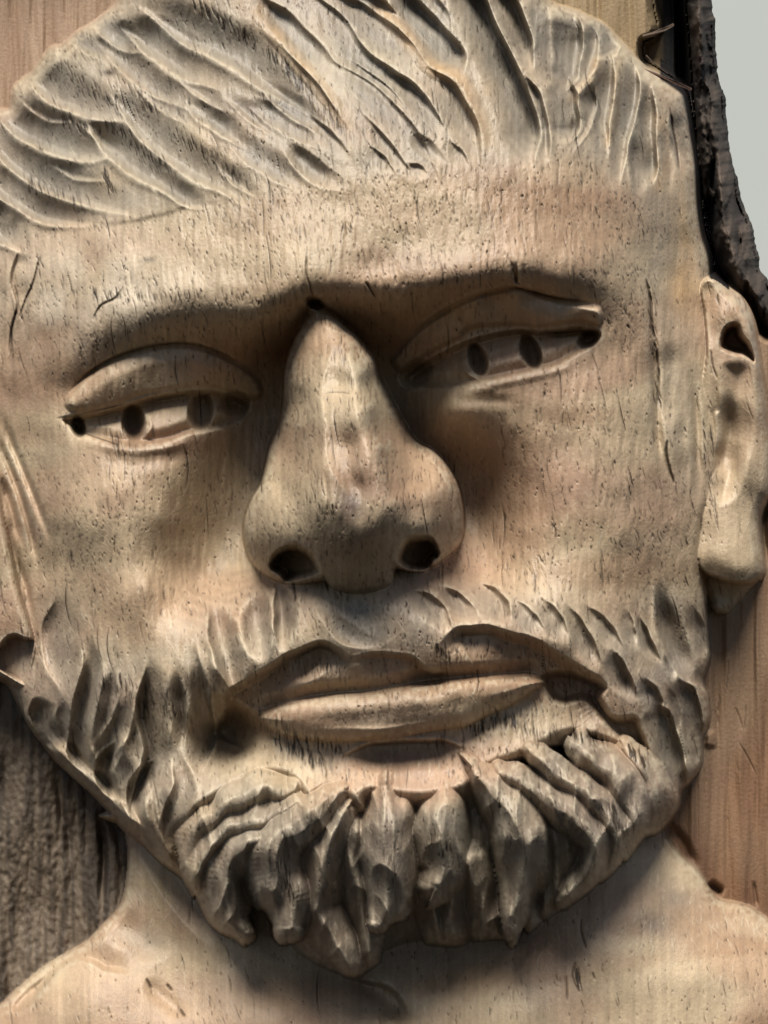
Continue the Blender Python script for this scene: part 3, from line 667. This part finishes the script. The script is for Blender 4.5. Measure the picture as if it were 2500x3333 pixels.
for kind, root, maxd in (('hair_lock', i_hair, 74), ('beard_lock', i_beard, 62), ('moustache_lock', i_mou, 58)):
    best = np.full(xc.shape, 1e9, np.float32); bi = np.full(xc.shape, -1, np.int32)
    for k, (kd, c) in enumerate(LOCKS):
        if kd != kind: continue
        g_ = maxd + 500
        b = (xc > c[:, 0].min() - g_) & (xc < c[:, 0].max() + g_) & (yc > c[:, 1].min() - g_) & (yc < c[:, 1].max() + g_)
        if not b.any(): continue
        dd = np.full(xc.shape, 1e9, np.float32)
        dd[b] = np.hypot(xc[b][:, None] - c[None, ::2, 0], yc[b][:, None] - c[None, ::2, 1]).min(1)
        m = dd < best; best[m] = dd[m]; bi[m] = k
    near = np.repeat(np.repeat(bi, st, 0), st, 1)[:NY, :NX]
    bi[best > maxd] = -1
    full = np.repeat(np.repeat(bi, st, 0), st, 1)[:NY, :NX]
    if kind == 'beard_lock': full = np.where(LOCKID >= 0, LOCKID, full)
    # what is left between the strokes stays one piece: stray islands go to the nearest stroke
    rest = (LAB == root) & ((full < 0) | ~np.isin(full, np.unique(full[(full >= 0) & (LAB == root)])))
    ii, jj = np.where(rest)
    if len(ii):
        a0, a1, b0, b1 = ii.min(), ii.max() + 1, jj.min(), jj.max() + 1
        m = rest[a0:a1, b0:b1]; cc = np.where(m, np.arange(m.size).reshape(m.shape) + 1, 0)
        for _ in range(2000):
            o = cc.copy()
            cc[1:] = np.maximum(cc[1:], cc[:-1]); cc[:-1] = np.maximum(cc[:-1], cc[1:]); cc[~m] = 0
            cc[:, 1:] = np.maximum(cc[:, 1:], cc[:, :-1]); cc[:, :-1] = np.maximum(cc[:, :-1], cc[:, 1:]); cc[~m] = 0
            if (o == cc).all(): break
        v, n_ = np.unique(cc[m], return_counts=True)
        stray = np.zeros(full.shape, bool); stray[a0:a1, b0:b1] = m & (cc != v[n_.argmax()])
        full = np.where(stray, near, full)
    for k in np.unique(full[full >= 0]):
        m = (full == k) & (LAB == root)
        if m.sum() > 0: LAB[m] = newpart(kind, root)
for pf, nm in ((nose, 'nose'), (lidL, 'eyelid'), (lidR, 'eyelid'), (opL, 'eye'), (opR, 'eye'), (ll, 'lower_lip')):
    LAB[HEADM & pf.m] = newpart(nm, 4)
ul = inside(np.vstack([P('H',170,1190,250,1000,360,860,480,815,560,840,640,905,760,878,900,880,1050,950,1100,975,1180,965,1400,960,1520,955,'I',330,960,440,975), um[::-1]]))
LAB[HEADM & ul & ~mou_r] = newpart('upper_lip', 4)

# ---------------------------------------------------------------- wood pores and checks
PORE = np.zeros_like(Z)
FIBRE = np.zeros_like(Z)
def splat(x, y, v, tgt=None):
    tgt = PORE if tgt is None else tgt
    fxi = np.interp(x, xs, np.arange(NX)); fyi = np.interp(y, ys, np.arange(NY))
    i = np.floor(fyi).astype(int); j = np.floor(fxi).astype(int)
    ok = (i >= 0) & (i < NY - 1) & (j >= 0) & (j < NX - 1)
    i, j, a, b, v = i[ok], j[ok], (fyi - np.floor(fyi))[ok], (fxi - np.floor(fxi))[ok], v[ok]
    for di, dj, wt in ((0, 0, (1 - a) * (1 - b)), (1, 0, a * (1 - b)), (0, 1, (1 - a) * b), (1, 1, a * b)):
        np.add.at(tgt, (i + di, j + dj), v * wt)
def ticks(x, y, ln, lean, st, n=14, tgt=None):
    t = np.linspace(-.5, .5, n)[None]
    cv = rng.normal(0, .12, len(x))[:, None]
    px = x[:, None] + ln[:, None] * t * lean[:, None] + cv * ln[:, None] * t * t * 2
    py = y[:, None] + ln[:, None] * t
    v = st[:, None] * (1 - (2 * t) ** 2 * 0.7) * np.clip(ln[:, None] / 14 / STEP, .25, 3)
    splat(px.ravel(), py.ravel(), v.ravel(), tgt)
def lean_at(x, y):
    return 0.05 + 0.22 * sst(1200, 300, x) * sst(1300, 300, y) + 0.14 * sst(1500, 2100, x) + 0.05 * sst(1200, 400, x)
ring = np.sin(2 * np.pi * (np.hypot(X - 1330 - .05 * Y, Z + 900) + 26 * fnoise(200, 500, 62) + 5 * fnoise(30, 200, 63)) / 44.0)
ring *= (.6 + .5 * fnoise(260, 300, 64))
clump = fnoise(160, 110, 61) + .7 * ring
dens = 0.75 + 0.35 * clump
dens = dens * np.where(LAB == 4, 1.0, 0.75) * (1 - 0.55 * sst(2650, 2850, Y)) * (1 - 0.5 * sst(1000, 1300, Y) * sst(1600, 1500, Y))
dens = dens + 0.5 * (LAB == PARTS.index('nose')) + 0.35 * sst(1250, 1050, Y) * (LAB == 4)
dens[(LAB < 2)] = 0; dens = np.clip(dens, 0.02, 2)
def sample(n):
    x = rng.uniform(-30, 2530, n); y = rng.uniform(-30, 3360, n)
    j = np.clip(np.searchsorted(xs, x), 0, NX - 1); i = np.clip(np.searchsorted(ys, y), 0, NY - 1)
    k = rng.uniform(0, 1.6, n) < dens[i, j]
    return x[k], y[k]
x, y = sample(26000); n = len(x)
ticks(x, y, rng.gamma(5, 2.6, n), lean_at(x, y) + rng.normal(0, .16, n), rng.uniform(.25, 1.0, n))
x, y = sample(2600); n = len(x)
ticks(x, y, rng.gamma(6, 7.0, n), lean_at(x, y) + rng.normal(0, .09, n), rng.uniform(.5, 1.1, n))
x, y = sample(160); n = len(x)
ticks(x, y, rng.uniform(70, 150, n), lean_at(x, y) + rng.normal(0, .05, n), rng.uniform(.25, .5, n), 44)
n = 5200; x = rng.uniform(-20, 2520, n); y = np.where(rng.uniform(0, 1, n) < .45, rng.uniform(1950, 3080, n), rng.uniform(0, 3330, n))
j = np.clip(np.searchsorted(xs, x), 0, NX - 1); i = np.clip(np.searchsorted(ys, y), 0, NY - 1); k = LAB[i, j] >= 2
x, y = x[k], y[k]; n = len(x)
ticks(x, y, rng.gamma(4, 7, n), lean_at(x, y) + rng.normal(0, .55, n), rng.uniform(.2, .8, n), 16, FIBRE)
def hatch(t, x0, y0, x1, y1, n, ln, wd=30, st=1.0):
    p = P(t, x0, y0, x1, y1); u = rng.uniform(0, 1, n)
    x = p[0, 0] + u * (p[1, 0] - p[0, 0]) + rng.normal(0, wd * .5, n); y = p[0, 1] + u * (p[1, 1] - p[0, 1]) + rng.normal(0, wd * .4, n)
    ticks(x, y, ln * rng.uniform(.5, 1.2, n), lean_at(x, y) + rng.normal(0, .05, n), st * rng.uniform(.5, 1.1, n))
for h in [('A',560,640,900,930,60,40),('A',980,730,1330,1000,46,46),('A',1060,20,1380,240,60,46),('A',1440,290,1659,480,34,50),('B',220,280,660,770,60,50,16),('A',400,420,620,560,34,34),('A',260,560,470,720,40,40),
          ('A',160,980,480,1120,40,36),('A',540,900,620,1040,16,50,16),('A',700,470,860,620,26,36),('E',380,600,480,1500,60,46,30,.6),('E',600,560,820,1150,40,34,20,.6),('H',180,1250,620,1400,70,34,30),('H',260,1330,520,1500,70,44,40),('H',1250,1280,1600,1220,46,40),
          ('H',380,960,600,960,26,40),('H',1100,850,1200,900,30,44),('E',1380,110,1659,120,24,40,20,.5),('D',640,1000,640,1180,26,50,60),('D',500,260,1500,300,80,30,20),('G',560,1000,1000,1250,80,40,60),('K',240,740,380,1050,50,50,30,.8),('L',820,480,880,640,40,50,30,.9),('K',860,700,900,980,20,50,20,.8),('K',1080,640,1230,760,20,50,30,.8),
          ('I',100,1200,500,1340,40,40,30),('I',600,1300,800,1340,30,40,24),('I',900,1380,1010,1480,30,50,14,1.2),('L',620,1350,640,1480,10,70,10,1.2),('F',1040,280,1060,900,30,46,12),('F',600,900,1000,1500,40,30,80),('F',1300,900,1380,1500,30,40,20)]:
    hatch(*h)
PORE = np.clip(PORE, 0, 1.3)
Z = Z - 4.5 * PORE + 1.5 * np.clip(FIBRE, 0, 1)
# ---------------------------------------------------------------- the wood's colours, with some light and shade painted onto the face
def lin(r, g, b):
    c = np.array([r, g, b]) / 255.0
    return np.where(c < .04045, c / 12.92, ((c + .055) / 1.055) ** 2.4).astype(np.float32)
def mix(a, b, k): return a * (1 - k[..., None]) + b * k[..., None]
TAN, GRY, ORG, YEL = lin(187, 156, 125), lin(160, 152, 138), lin(200, 160, 110), lin(206, 187, 152)
PNK, BRN = lin(186, 150, 128), lin(150, 112, 80)
n1, n2, n3, n4 = fnoise(220, 160, 71), fnoise(420, 90, 72), fnoise(60, 60, 73), fnoise(9, 9, 74)
col = np.broadcast_to(TAN, Z.shape + (3,)).copy()
col = mix(col, PNK, np.clip(.05 + .25 * n1, 0, .4))
col = mix(col, YEL, np.clip(.18 + .35 * fnoise(260, 120, 75), 0, .6))
col = mix(col, BRN, np.clip(.30 * fnoise(300, 70, 76) - .05, 0, .35))
hairw = blur(((LAB == i_hair) | np.isin(LAB, [k for k, q in enumerate(PARENT) if q == i_hair])).astype(np.float32), 12)
hairw *= sst(2300, 2050, X) * .6 + .4
beardw = blur((np.isin(LAB, [i_beard, i_mou] + [k for k, q in enumerate(PARENT) if q in (i_beard, i_mou)])).astype(np.float32), 10)
col = mix(col, YEL, .55 * hairw * np.clip(.7 + .3 * n1, 0, 1))
col = mix(col, GRY, np.clip(.42 * hairw + .35 * beardw + .12 * n3 * (hairw + beardw), 0, .8))
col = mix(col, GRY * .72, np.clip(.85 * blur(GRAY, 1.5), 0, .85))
col = mix(col, ORG, np.clip(.75 * blur(ORNG, 2) * (.8 + .3 * n3), 0, .9))
# grey bruise on the tip of the nose, left temple and cheek painted paler as if lit, stains on the chest
def spot(cx, cy, rx, ry, c, k):
    global col
    q = np.exp(-(((X - cx) / rx) ** 2 + ((Y - cy) / ry) ** 2)) * k * np.clip(.8 + .35 * n3, 0, 1.2)
    col = mix(col, c, np.clip(q, 0, 1))
spot(1150, 1640, 75, 110, lin(122, 104, 90), .85); spot(1010, 1560, 60, 170, YEL, .5); spot(1160, 1215, 40, 40, lin(150, 138, 118), .5)
spot(300, 950, 330, 170, lin(224, 206, 180), .85); spot(330, 1750, 260, 260, lin(218, 192, 156), .8); spot(2130, 3010, 70, 50, lin(146, 128, 108), .8); spot(2200, 2920, 60, 40, lin(150, 138, 122), .6)
spot(1850, 1040, 230, 150, lin(205, 180, 150), .3); spot(480, 3060, 130, 60, lin(170, 158, 138), .6); spot(560, 2870, 90, 160, lin(216, 188, 140), .6); spot(800, 3230, 300, 120, lin(214, 184, 148), .4)
spot(360, 235, 26, 12, lin(70, 52, 34), 1.0); spot(840, 30, 24, 22, lin(150, 110, 55), .9); spot(486, 846, 22, 9, lin(140, 128, 112), .8); spot(2230, 800, 40, 220, ORG, .45); spot(2210, 930, 50, 90, ORG, .5)
spot(1760, 1560, 330, 380, lin(168, 136, 108), .45); spot(1250, 700, 420, 130, lin(180, 146, 112), .35)  # right cheek browned: shade of the darker side of the face, painted in
spot(2010, 1740, 160, 80, lin(176, 142, 112), .4)
fib2 = fnoise(7, 260, 77); col = mix(col, lin(226, 212, 184), np.clip(.5 * FIBRE, 0, .6) * (LAB >= 2))
col *= (1 + .045 * fib2 + .03 * ring * (LAB >= 2) + .05 * n2 + .035 * n3 + .03 * n4)[..., None]
# raised fibres bleach on worn arrises
crv = Z - blur(Z, 3.0)
wear = np.clip(crv / 5.0 - .25, 0, 1) * ((LAB >= 2)) * np.clip(.6 + .5 * n4, 0, 1.2)
col = mix(col, lin(226, 212, 182), .35 * np.clip(wear, 0, 1))
# boards behind
bc = mix(np.broadcast_to(lin(146, 109, 78), Z.shape + (3,)).copy(), lin(112, 78, 56), np.clip(.35 + .2 * gn + .25 * fnoise(90, 300, 82), 0, 1))
bc = mix(bc, lin(162, 132, 102), np.clip(.3 + .4 * fnoise(160, 260, 81), 0, .8))
bc = mix(bc, mix(np.broadcast_to(lin(120, 104, 86), Z.shape + (3,)).copy(), lin(78, 66, 54), np.clip(.4 + .5 * gn2, 0, 1)), left)
bc = mix(bc, lin(176, 146, 118), sst(1000, 500, Y) * sst(1200, 800, X) * np.clip(.85 + .15 * gn, 0, 1))
bc = mix(bc, lin(168, 144, 104), sst(400, 200, Y) * sst(1500, 1700, X) * .8)
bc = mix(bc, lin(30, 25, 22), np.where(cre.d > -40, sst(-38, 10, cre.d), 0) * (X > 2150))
LAB[(outside.d > 0)] = 1
k_ = (LAB == 0)
col = np.where(k_[..., None], bc, col)
bkc = mix(np.broadcast_to(lin(84, 72, 62), Z.shape + (3,)).copy(), lin(40, 33, 28), np.clip(.5 - .5 * bn, 0, 1))
bkc = mix(bkc, lin(124, 106, 92), np.clip(.45 * bn2 + .3 * bn3 - .2, 0, .7))
col = np.where(((LAB == 1) | (outside.d > -8) & (Y < 1200))[..., None], bkc, col)
cb = np.stack([blur(col[..., k], 2.4) for k in range(3)], -1)
col = np.where((LAB < 2)[..., None] & (X > 2100)[..., None], cb, col)
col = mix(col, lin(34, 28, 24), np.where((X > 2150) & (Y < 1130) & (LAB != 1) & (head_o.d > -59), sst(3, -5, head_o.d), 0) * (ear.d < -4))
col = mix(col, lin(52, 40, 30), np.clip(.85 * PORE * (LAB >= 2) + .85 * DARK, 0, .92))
lum = (col * np.array([.25, .65, .10], np.float32)).sum(-1, keepdims=True)
col = lum + (col - lum) * .93
col = np.clip(col * .62, .008, .9)

# ---------------------------------------------------------------- meshes
def wood(name, rough, bump, grain):
    m = bpy.data.materials.new(name); m.use_nodes = True
    N = m.node_tree.nodes; Lk = m.node_tree.links; b = N['Principled BSDF']
    at = N.new('ShaderNodeAttribute'); at.attribute_name = 'tint'
    tc = N.new('ShaderNodeTexCoord')
    mp = N.new('ShaderNodeMapping'); mp.inputs['Scale'].default_value = (900, 900, 130)
    fi = N.new('ShaderNodeTexNoise'); fi.inputs['Scale'].default_value = 1.0; fi.inputs['Detail'].default_value = 5; fi.inputs['Roughness'].default_value = .65
    Lk.new(tc.outputs['Object'], mp.inputs[0]); Lk.new(mp.outputs[0], fi.inputs['Vector'])
    f2 = N.new('ShaderNodeTexNoise'); f2.inputs['Scale'].default_value = 420; f2.inputs['Detail'].default_value = 4
    Lk.new(tc.outputs['Object'], f2.inputs['Vector'])
    mr = N.new('ShaderNodeMapRange'); mr.inputs['From Min'].default_value = .25; mr.inputs['From Max'].default_value = .75
    mr.inputs['To Min'].default_value = 1 - grain; mr.inputs['To Max'].default_value = 1 + grain
    Lk.new(fi.outputs['Fac'], mr.inputs[0])
    mu = N.new('ShaderNodeVectorMath'); mu.operation = 'SCALE'
    Lk.new(at.outputs['Color'], mu.inputs[0]); Lk.new(mr.outputs[0], mu.inputs['Scale'])
    Lk.new(mu.outputs[0], b.inputs['Base Color'])
    ad = N.new('ShaderNodeMath'); ad.operation = 'ADD'; Lk.new(fi.outputs['Fac'], ad.inputs[0]); Lk.new(f2.outputs['Fac'], ad.inputs[1])
    bu = N.new('ShaderNodeBump'); bu.inputs['Strength'].default_value = bump; bu.inputs['Distance'].default_value = .0012
    Lk.new(ad.outputs[0], bu.inputs['Height']); Lk.new(bu.outputs[0], b.inputs['Normal'])
    b.inputs['Roughness'].default_value = rough
    b.inputs['Specular IOR Level'].default_value = .35
    return m
M_wood = wood('carved_wood', .46, .35, .10); M_board = wood('weathered_board', .7, .45, .14); M_bark = wood('bark', .9, .9, .22)
BASE = H0 - (3790 - CY) * S
# the bark's outer edge: the last ring of points sits exactly on the outline, then the side runs back
od = outside.d
ogy, ogx = np.gradient(od); ogx = ogx / np.gradient(xs)[None]; ogy = ogy / np.gradient(ys)[:, None]
on = np.hypot(ogx, ogy) + 1e-6; ogx /= on; ogy /= on
r1 = (od > 0) & (od <= 1.5 * STEP); r2 = (od > 1.5 * STEP) & (od <= 3.2 * STEP)
off = np.where(r1, od, np.where(r2, od - .3, 0))
X0, Y0 = X, Y
X = (X - ogx * off).astype(np.float32); Y = (Y - ogy * off).astype(np.float32)
Z = np.where(od > -8, ZPRE, Z); Z = np.where(r2, ZPRE - 700, Z)
XW = ((X - CX) * (DC - Z) / (DC - ZR) * S).astype(np.float32)
ZW = ((CY - Y) * (DC - Z) / (DC - ZR) * S + H0 - BASE).astype(np.float32)
YW = (-Z * S).astype(np.float32)
V = np.stack([XW, YW, ZW], -1).reshape(-1, 3)
nrm_edge = (outside.d > -10)
Zn_ = np.where(nrm_edge, ZPRE, Z)
du = np.gradient(V.reshape(NY, NX, 3), axis=1); dv = np.gradient(V.reshape(NY, NX, 3), axis=0)
gx_ = np.gradient(Zn_, axis=1) / np.gradient(xs)[None]; gy_ = np.gradient(Zn_, axis=0) / np.gradient(ys)[:, None]
Nn = np.cross(dv, du)
Nn = np.where(nrm_edge[..., None], np.stack([-gx_, -np.ones_like(gx_), gy_], -1), Nn); Nn /= np.linalg.norm(Nn, axis=-1, keepdims=True) + 1e-20; Nn = Nn.reshape(-1, 3).astype(np.float32)
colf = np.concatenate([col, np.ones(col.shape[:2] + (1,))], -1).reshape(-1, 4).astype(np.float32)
ql = LAB[:-1, :-1].copy()
gone = od > 3.2 * STEP
ql[gone[:-1, :-1] | gone[1:, :-1] | gone[1:, 1:] | gone[:-1, 1:]] = -1
idx = np.arange(NY * NX, dtype=np.int32).reshape(NY, NX)
quads = np.stack([idx[:-1, :-1], idx[1:, :-1], idx[1:, 1:], idx[:-1, 1:]], -1)
root = bpy.data.objects.new('wood_carving', None); sc.collection.objects.link(root)
root.location = (0, 0, BASE); root.empty_display_size = .1
root['label'] = "weathered wooden carving of a bearded man's head on a bark-edged log"
root['category'] = 'carving'
OBJ = {}
def build(k):
    q = quads[ql == k]
    if len(q) == 0: return None
    u, inv = np.unique(q.ravel(), return_inverse=True)
    me = bpy.data.meshes.new(PARTS[k])
    me.vertices.add(len(u)); me.vertices.foreach_set('co', V[u].ravel())
    me.loops.add(len(inv)); me.loops.foreach_set('vertex_index', inv.astype(np.int32))
    me.polygons.add(len(q)); me.polygons.foreach_set('loop_start', np.arange(0, len(inv), 4, dtype=np.int32))
    me.update(calc_edges=True)
    me.polygons.foreach_set('use_smooth', np.ones(len(q), bool))
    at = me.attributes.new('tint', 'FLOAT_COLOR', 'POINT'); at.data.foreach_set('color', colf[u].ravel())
    cn = me.attributes.new('custom_normal', 'FLOAT_VECTOR', 'POINT'); cn.data.foreach_set('vector', Nn[u].ravel())
    me.materials.append({0: M_board, 1: M_bark}.get(k, M_wood))
    o = bpy.data.objects.new(PARTS[k], me); sc.collection.objects.link(o)
    pk = PARENT[k] if k < len(PARENT) else None
    o.parent = root if pk is None else OBJ[pk]
    OBJ[k] = o
    return o
for k in range(len(PARTS)):
    o = build(k)
def at(x, y, z):
    return Vector(((x - CX) * (DC - z) / (DC - ZR) * S, -z * S, (CY - y) * (DC - z) / (DC - ZR) * S + H0 - BASE))
def splinter(pts, r0, r1, col4):
    p = [at(*q) for q in pts]; vs, fs = [], []; rr = np.random.default_rng(len(pts)); n = 7
    for i, c in enumerate(p):
        d = (p[min(i + 1, len(p) - 1)] - p[max(i - 1, 0)]).normalized(); u = d.cross(Vector((0, 1, 0))).normalized(); v = d.cross(u)
        r = (r0 + (r1 - r0) * i / (len(p) - 1)) * S
        for k in range(n):
            t = 2 * math.pi * k / n; q = r * (1 + .25 * rr.normal())
            vs.append(c + u * math.cos(t) * q + v * math.sin(t) * q * .7)
    for i in range(len(p) - 1):
        for k in range(n):
            fs.append((i * n + k, i * n + (k + 1) % n, (i + 1) * n + (k + 1) % n, (i + 1) * n + k))
    fs.append(tuple(range(n))[::-1]); fs.append(tuple((len(p) - 1) * n + k for k in range(n)))
    me = bpy.data.meshes.new('splinter'); me.from_pydata(vs, [], fs)
    a = me.attributes.new('tint', 'FLOAT_COLOR', 'POINT'); a.data.foreach_set('color', list(col4) * len(vs))
    me.materials.append(M_board); o = bpy.data.objects.new('splinter', me); sc.collection.objects.link(o); o.parent = root
splinter([(*T('C', 985, 196), 20), (*T('C', 1040, 182), 45), (*T('C', 1100, 158), 50), (*T('C', 1148, 132), 40)], 8, 5, (.07, .045, .03, 1))
splinter([(*T('C', 975, 372), 150), (*T('C', 1060, 405), 130), (*T('C', 1160, 448), 90), (*T('C', 1245, 482), 60)], 6, 5, (.08, .045, .03, 1))
splinter([(*T('C', 1000, 300), 120), (*T('C', 1040, 340), 110), (*T('C', 1120, 400), 90)], 3, 2, (.06, .04, .03, 1))
# ---------------------------------------------------------------- wall far behind
wm = bpy.data.materials.new('pale_wall'); wm.use_nodes = True
b = wm.node_tree.nodes['Principled BSDF']; b.inputs['Base Color'].default_value = (.36, .385, .37, 1); b.inputs['Roughness'].default_value = .9
tn = wm.node_tree.nodes.new('ShaderNodeTexNoise'); tn.inputs['Scale'].default_value = 60
bp = wm.node_tree.nodes.new('ShaderNodeBump'); bp.inputs['Strength'].default_value = .05; bp.inputs['Distance'].default_value = .002
wm.node_tree.links.new(tn.outputs['Fac'], bp.inputs['Height']); wm.node_tree.links.new(bp.outputs[0], b.inputs['Normal'])
me = bpy.data.meshes.new('wall')
me.from_pydata([(-3, 1.6, 0), (4, 1.6, 0), (4, 1.6, 3.2), (-3, 1.6, 3.2), (-3, 1.8, 0), (4, 1.8, 0), (4, 1.8, 3.2), (-3, 1.8, 3.2)], [],
               [(0, 1, 2, 3), (5, 4, 7, 6), (3, 2, 6, 7), (1, 5, 6, 2), (4, 0, 3, 7), (4, 5, 1, 0)])
me.materials.append(wm)
wo = bpy.data.objects.new('wall', me); sc.collection.objects.link(wo); wo['kind'] = 'structure'
wo['label'] = 'plain pale grey-green wall behind the carving'; wo['category'] = 'wall'
